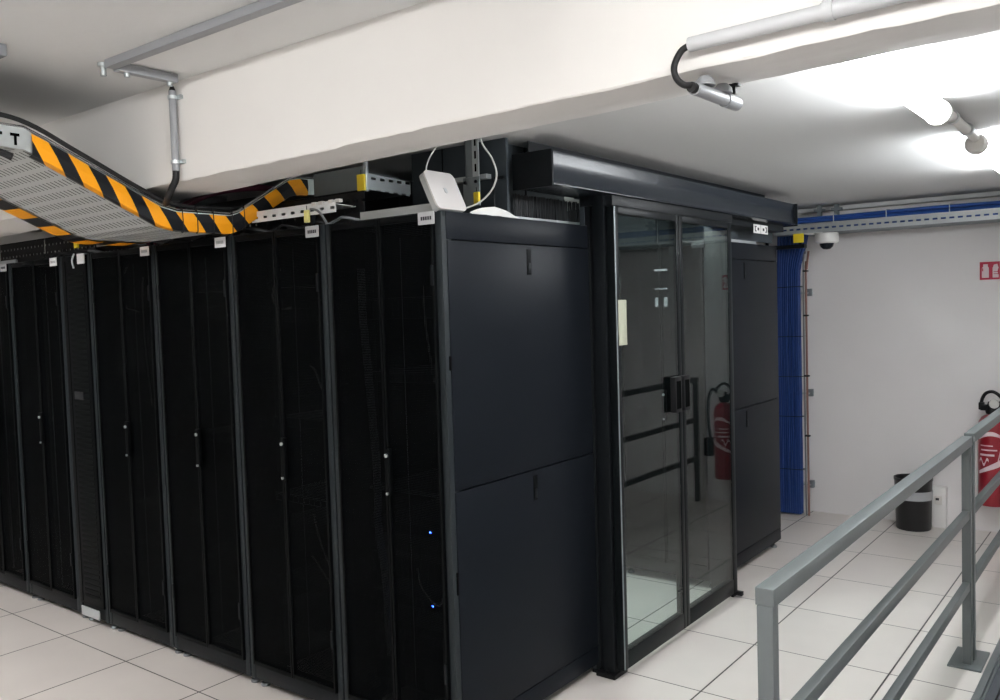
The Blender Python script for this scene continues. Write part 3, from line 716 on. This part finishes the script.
# ------------------------------------------------------------------ tubular lamps on the right ceiling
def tube_lamp(x, y0, y1, z, label, grp, mat='lamp', r=.042, axis='y', capmat='offwhite'):
    z = min(z, 2.452)
    t = thing('tube_lamp', (x, (y0 + y1) / 2, z), label, 'lamp', grp)
    def P(a): return (x, a, z) if axis == 'y' else (a, x, z)
    MB().tube([P(y0 + .05), P(y1 - .05)], r * .92, 20, 0).build('lamp_tube', M[mat], t)
    for a, c, e in ((y0 + .055, y0, y0 + .0), (y1 - .055, y1, y1)):
        MB().tube([P(a), P(a + (c - a) * .8), P(c)], [r, r, r * .8], 24, 0).build('end_cap', M[capmat], t)
    for a in (y0 + .2, y1 - .2):
        q = P(a); MB().box(q[0] - .012, q[0] + .012, q[1] - .012, q[1] + .012, z + r * .9, (2.30 if z < 2.3 else 2.50)).build('ceiling_clip', M['greypipe'], t)
    return t
tube_lamp(1.37, -.10, 1.05, 2.25, 'glowing tubular lamp on the ceiling just beyond the beam', 'tubular ceiling lamps')
tube_lamp(1.367, 1.745, 3.1, 2.245, 'glowing tubular lamp at the right edge with its round end cap showing', 'tubular ceiling lamps')
tl = thing('junction_conduit', (1.34, 1.6, 2.27), 'pale conduit with clips on the ceiling linking two tubular lamps', 'conduit')
MB().tube([(1.373, 1.04, 2.272), (1.367, 1.76, 2.268)], .019, 14, 0).build('pipe', M['offwhite'], tl)
for y in (1.25, 1.55): MB().lathe([(.025, 0), (.025, .02)], (1.371, y, 2.270), 14, Matrix.Rotation(PI / 2, 3, 'X')).build('clip', M['greypipe'], tl)
# lamps of the front room and aisle (outside the frame, they light the place)
tube_lamp(.7, -3.1, -1.85, 2.42, 'tubular ceiling lamp of the front area, behind and left of the camera', 'front area lamps', 'lampfront')
tube_lamp(2.0, -2.4, -1.15, 2.42, 'tubular ceiling lamp of the front area, right above the walkway', 'front area lamps', 'lampfront')
ll = tube_lamp(-3.0, -2.9, -1.65, 2.42, 'tubular ceiling lamp of the front area with added light baffle, far left beyond the frame', 'front area lamps', 'lampleft')
MB().box(-3.10, -3.09, -3.0, -1.55, 2.33, 2.5).box(-2.91, -2.90, -3.0, -1.55, 2.33, 2.5).box(-3.09, -2.91, -3.0, -2.99, 2.33, 2.5).box(-3.09, -2.91, -1.56, -1.55, 2.31, 2.5).build('added_baffle', M['white'], ll)  # added baffle, cuts this lamp's light on the beam and ceiling
tube_lamp(-.33, 1.15, 2.12, 2.25, 'tubular lamp inside the closed aisle behind the glass doors', 'aisle lamps', 'lampaisle')

# ------------------------------------------------------------------ back wall: tray, blue cables, camera, pipe
wt = thing('wall_cable_tray', (1.2, 4.2, 2.1), 'galvanised slotted cable tray running along the back wall under the ceiling', 'cable tray')
MB().box(-.30, 3.19, 4.058, 4.062, 2.100, 2.165).build('side_rail', M['holeswall'], wt)
MB().box(-.30, 3.19, 4.05, 4.066, 2.163, 2.170).build('rail_lip', M['galv'], wt)
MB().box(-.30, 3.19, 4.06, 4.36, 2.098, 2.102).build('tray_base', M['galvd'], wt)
MB().box(-.30, 3.19, 4.358, 4.362, 2.100, 2.165).build('side_rail', M['galv'], wt)
for x in (-.02, .10, 1.6, 2.7):
    MB().box(x, x + .03, 4.15, 4.18, 2.10, 2.30).box(x - .02, x + .05, 4.14, 4.19, 2.255, 2.275).build('hanger', M['galvd'], wt)
wb = thing('blue_cable_bundle', (1.2, 4.12, 2.17), 'horizontal bundle of blue cables lying in the tray along the back wall', 'cable bundle')
random.seed(5)
for i in range(20):
    y = 4.085 + (i % 5) * .022; z = 2.140 + (i // 5) * .0225
    pts = [(-.26 + k * .5 + random.uniform(-.02, .02), y + random.uniform(-.006, .006), z + random.uniform(-.004, .004) + (.006 if k > 3 else 0)) for k in range(7)] + [(3.18, y, z)]
    MB().tube(pts, .011, 7, 4).build('cable', M['bluebright'], wb)
for x in (.12, .47, .86, 1.5): MB().tube([(x, 4.07, 2.155), (x, 4.066, 2.222), (x, 4.19, 2.228), (x, 4.195, 2.155), (x, 4.07, 2.152)], .0035, 6, 0).build('cable_tie', M['greycable'], wb)
vb = thing('blue_cable_bundle', (-.25, 4.2, 0), 'thick upright bundle of blue cables between the second rack row and the back wall', 'cable bundle')
for i in range(30):
    x = -.330 + (i % 10) * .0160; y = 4.20 + (i // 10) * .022 + random.uniform(-.004, .004)
    k0 = random.uniform(-.006, .006)
    pts = [(x, y, .015), (x + k0, y, .4), (x - k0, y + .004, .8), (x + k0, y, 1.2), (x, y, 1.6), (x + .004, y, 1.85), (x + (i % 10) * .004 + .01, y - .01, 2.0), (x + (i % 10) * .006 + .02, y - .03, 2.10)]
    MB().tube(pts, random.uniform(.0085, .0105), 7, 4).build('cable', M['blue' if random.random() < .7 else 'bluedark'], vb)
for z in (.35, .75, 1.05, 1.35, 1.72): MB().tube([(-.352, 4.19, z), (-.16, 4.187, z + .004), (-.158, 4.26, z), (-.352, 4.26, z), (-.352, 4.19, z)], .003, 6, 0).build('cable_tie', M['rubber'], vb)
cpz = thing('copper_pipe', (-.14, 4.3, 0), 'thin brownish pipe running up beside the blue cable bundle', 'pipe')
MB().tube([(-.135, 4.24, 0), (-.135, 4.24, 1.75), (-.125, 4.23, 1.85), (-.10, 4.2, 1.98)], .0085, 8, 5).build('pipe', M['copper'], cpz)
MB().tube([(-.152, 4.235, 0), (-.152, 4.235, 1.78), (-.13, 4.22, 1.98)], .007, 8, 5).build('insulated_pipe', M['midcable'], cpz)
for z in (.6, 1.05, 1.50, 1.83): MB().box(-.155, -.118, 4.225, 4.25, z, z + .012).build('tie', M['rubber'], cpz)
for z, lb in ((1.655, 'small steel wall bracket on the back wall, highest of three by the blue cables'), (.90, 'small steel wall bracket on the back wall, middle one of three by the blue cables'), (.205, 'small steel wall bracket on the back wall, lowest of three by the blue cables')):
    w_ = thing('wall_bracket', (-.13, 4.33, z), lb, 'bracket', 'pipe brackets beside the blue cables')
    MB().box(-.20, -.135, 4.30, 4.40, z + .012, z + .024).build('arm', M['galv'], w_)
    MB().box(-.150, -.118, 4.30, 4.335, z - .005, z + .050, .002).build('foot_plate', M['galvd'], w_)
dc = thing('dome_camera', (.0, 4.1, 2.05), 'small white dome security camera hanging below the wall tray', 'security camera')
MB().lathe([(.0, .11), (.075, .11), (.080, .105), (.080, .045), (.072, .036), (.0, .036)][::-1], (.062, 4.10, 1.985), 28).build('housing', M['white'], dc)
MB().lathe([(0, -.008), (.025, -.004), (.042, .012), (.050, .036)], (.062, 4.10, 1.985), 24).build('dome', M['header'], dc)
MB().box(-.075, .05, 4.03, 4.17, 2.094, 2.0985).build('mounting_plate', M['white'], dc)
# dark bracket below tray end
tag(MB().box(-.36, -.065, 4.0, 4.055, 1.995, 2.022).box(-.36, -.34, 4.03, 4.05, 2.022, 2.10).box(-.115, -.095, 4.03, 4.05, 2.022, 2.10).build('tray_end_bracket', M['rack']), 'dark bracket bar under the wall tray end above the blue cables', 'bracket')
# small black and white label on header rail
sg = thing('equipment_label', (.06, 2.85, 2.04), 'small white label pair with black marks under the right end of the ceiling housing', 'label')
for a, c in ((2.735, 2.845), (2.855, 2.965)):
    k = MB().box(.0505, .0535, a, c, 2.030, 2.082, .0008).build('label_plate', M['white'], sg)
    q = MB(); mid = (a + c) / 2; e = a if a < 2.8 else c; s1 = 1 if a < 2.8 else -1
    q.box(.0535, .0540, min(e + s1 * .018, e + s1 * .030), max(e + s1 * .018, e + s1 * .030), 2.040, 2.072)
    for z in (2.040, 2.066): q.box(.0535, .0540, min(e + s1 * .018, e + s1 * .045), max(e + s1 * .018, e + s1 * .045), z, z + .006)
    q.box(.0535, .0540, min(e + s1 * .060, e + s1 * .085), max(e + s1 * .060, e + s1 * .085), 2.048, 2.064)
    q.build('symbol', M['ink'], k)

# ------------------------------------------------------------------ sign, extinguisher, bin, socket
fs = thing('fire_extinguisher_sign', (1.045, 4.395, 1.72), 'small red sign with white fire extinguisher symbols on the back wall', 'sign')
MB().box(.985, 1.105, 4.393, 4.399, 1.722, 1.842, .001).build('sign_plate', M['signred'], fs)
q = MB()
q.prism([(.998, 1.735), (.998, 1.800), (1.006, 1.812), (1.006, 1.826), (1.034, 1.826), (1.034, 1.812), (1.040, 1.800), (1.040, 1.735)], 4.391, 4.393, 'y')
q.prism([(1.062, 1.735), (1.062, 1.800), (1.070, 1.822), (1.090, 1.826), (1.097, 1.80), (1.090, 1.775), (1.097, 1.75), (1.097, 1.735)], 4.391, 4.393, 'y')
q.build('symbol', M['signwhite'], fs)
q = MB().box(1.0, 1.006, 4.3905, 4.391, 1.78, 1.80).box(1.068, 1.094, 4.3905, 4.391, 1.758, 1.762).box(1.068, 1.094, 4.3905, 4.391, 1.772, 1.776).box(1.046, 1.050, 4.3905, 4.393, 1.722, 1.842)
q.build('symbol_detail', M['signred'], fs)

ex = thing('fire_extinguisher', (1.065, 4.30, .2), 'red fire extinguisher with black valve and hose hung on the back wall', 'fire extinguisher')
ec = (1.068, 4.30, .205)
MB().lathe([(0, 0), (.055, 0), (.080, .006), (.084, .03), (.084, .53), (.080, .565), (.062, .597), (.034, .612), (.026, .615), (.026, .63), (0, .63)], ec, 32).build('cylinder', M['red'], ex)
MB().lathe([(.0, .62), (.036, .62), (.040, .64), (.030, .675), (.022, .70), (0, .70)], ec, 16).box(1.0, 1.11, 4.28, 4.32, .845, .885, .008).box(.990, 1.025, 4.283, 4.317, .85, .90, .006).build('valve', M['black'], ex)
MB().tube([(1.005, 4.30, .88), (1.012, 4.30, .925), (1.035, 4.30, .962), (1.075, 4.30, .972), (1.115, 4.30, .945), (1.14, 4.30, .905)], .011, 8, 6).build('handle', M['black'], ex)
MB().lathe([(.030, 0), (.032, .01), (.028, .02)], (1.085, 4.28, .895), 16, Matrix.Rotation(PI / 2, 3, 'X')).build('pressure_gauge', M['greycable'], ex)
MB().tube([(1.10, 4.29, .87), (1.15, 4.27, .93), (1.185, 4.26, .85), (1.19, 4.26, .70), (1.185, 4.27, .58), (1.165, 4.28, .50)], .012, 8, 6).build('hose', M['rubber'], ex)
MB().box(1.155, 1.225, 4.235, 4.31, .385, .535, .014).build('hose_nozzle', M['black'], ex)
MB().box(1.055, 1.08, 4.38, 4.40, .60, .76, .002).build('wall_hook', M['galv'], ex)
lb = MB(); R_ = .0855
def cpt(a, z, r=R_): return (ec[0] + r * math.sin(a), ec[1] - r * math.cos(a), z)
def band(f0, f1, a0, a1, n=16):
    for i in range(n):
        u, v = i / n, (i + 1) / n; A = a0 + (a1 - a0) * u; B = a0 + (a1 - a0) * v
        lb.quad(cpt(A, f0(u)), cpt(B, f0(v)), cpt(B, f1(v)), cpt(A, f1(u)))
band(lambda u: .655 + .03 * math.sin(u * 3), lambda u: .668 + .045 * math.sin(u * 3.1), -.9, 1.0)
band(lambda u: .425 + .07 * u, lambda u: .445 + .10 * u, -.9, 1.1)
band(lambda u: .50 + .02 * math.sin(u * 9), lambda u: .518 + .02 * math.sin(u * 9), -.85, -.1)
band(lambda u: .55, lambda u: .563, -.8, .3); band(lambda u: .585, lambda u: .594, -.7, .5); band(lambda u: .615, lambda u: .622, -.75, .2)
band(lambda u: .47 + .16 * u, lambda u: .49 + .18 * u, .45, .95)
lb.build('white_label_print', M['signwhite'], ex, sharp=False)

bn = thing('waste_bin', (.59, 4.22, 0), 'black round waste bin with a grey band beside the back wall', 'waste bin')
MB().lathe([(0, 0), (.108, 0), (.112, .006), (.122, .34), (.126, .345), (.126, .362), (.120, .362), (.118, .345), (.106, .012), (0, .012)], (.59, 4.245, 0), 36).build('bucket', M['bin'], bn)
MB().lathe([(.1195, .215), (.1225, .215), (.1250, .275), (.1215, .275)], (.59, 4.245, 0), 36).build('grey_band', M['bag'], bn)
sb = thing('floor_socket_box', (.735, 4.37, 0), 'small white upright socket box on the floor between bin and railing post', 'socket')
MB().box(.690, .780, 4.335, 4.40, 0, .285, .004).build('box', M['white'], sb)
MB().box(.708, .756, 4.328, 4.336, .165, .225, .003).build('socket_face', M['offwhite'], sb)
MB().box(.716, .738, 4.3262, 4.3285, .195, .212).build('socket_hole', M['ink'], sb)

# ------------------------------------------------------------------ railing
def railing(y0, y1, x, label, top, first=True, last=True, plates=()):
    t = thing('handrail', (x, (y0 + y1) / 2, 0), label, 'railing', 'railing sections along the walkway')
    w = .036
    MB().box(x - w / 2 - .003, x + w / 2 + .003, y0, y1, top - .040, top, .003).build('top_rail', M['rail'], t)
    for z in (.668, .352):
        MB().box(x - .014, x + .014, y0 + w, y1 - w, z - .016, z + .022, .003).build('mid_rail', M['rail'], t)
    for f_, y in ((first, y0), (last, y1 - w)):
        if f_: MB().box(x - w / 2, x + w / 2, y, y + w, .0, top - .0395, .003).build('post', M['rail'], t)
    return t
ra = railing(-.480, 1.945, 1.302, 'nearer grey painted handrail section with its end post in front of the glass doors', 1.012)
rb = railing(1.970, 4.30, 1.305, 'farther grey painted handrail section running on to the back wall', 1.020)
MB().box(1.232, 1.365, 1.858, 2.105, 0, .008, .001).build('base_plate', M['rail'], ra)
MB().box(1.235, 1.375, -.53, -.39, 0, .008, .001).build('base_plate', M['rail'], ra)
rp = thing('walkway_ramp', (2.0, 0, 0), 'dark grey ramp with a steel edge beside the railing at lower right', 'ramp')
MB().box(1.416, 2.75, -3.0, 2.6, .0, .022).build('ramp_surface', M['ramp'], rp)
MB().box(1.388, 1.416, -3.0, 2.6, .0, .045, .002).box(1.416, 1.424, -3.0, 2.6, .02, .03).build('steel_edge', M['rail'], rp)
MB().box(1.46, 1.464, -3.0, 2.6, .022, .030).build('groove_strip', M['black'], rp)

# ------------------------------------------------------------------ world, camera
w = bpy.data.worlds.new('dim_room'); S.world = w; w.use_nodes = True
w.node_tree.nodes['Background'].inputs[0].default_value = (.5, .5, .55, 1); w.node_tree.nodes['Background'].inputs[1].default_value = .02
f_, yaw, pitch, roll = 868.7838, -.6544, -.0488, -.0308
fw = Vector((math.sin(yaw) * math.cos(pitch), math.cos(yaw) * math.cos(pitch), math.sin(pitch)))
r_ = Vector((math.cos(yaw), -math.sin(yaw), 0)); u_ = r_.cross(fw)
r2_ = r_ * math.cos(roll) + u_ * math.sin(roll); u2_ = -r_ * math.sin(roll) + u_ * math.cos(roll)
cam = bpy.data.cameras.new('camera'); co = bpy.data.objects.new('camera', cam); COL.objects.link(co)
mt = Matrix((r2_, u2_, -fw)).transposed().to_4x4(); mt.translation = Vector((1.9871, -2.2831, 1.6352)); co.matrix_world = mt
cam.sensor_width = 36; cam.sensor_fit = 'HORIZONTAL'; cam.lens = f_ * 36 / 1000; cam.clip_start = .02
S.camera = co
S.view_settings.view_transform = 'Standard'; S.view_settings.look = 'None'; S.view_settings.gamma = 1
S.view_settings.use_curve_mapping = False; S.view_settings.exposure = 0.85
S.cycles.max_bounces = 10; S.cycles.transparent_max_bounces = 16
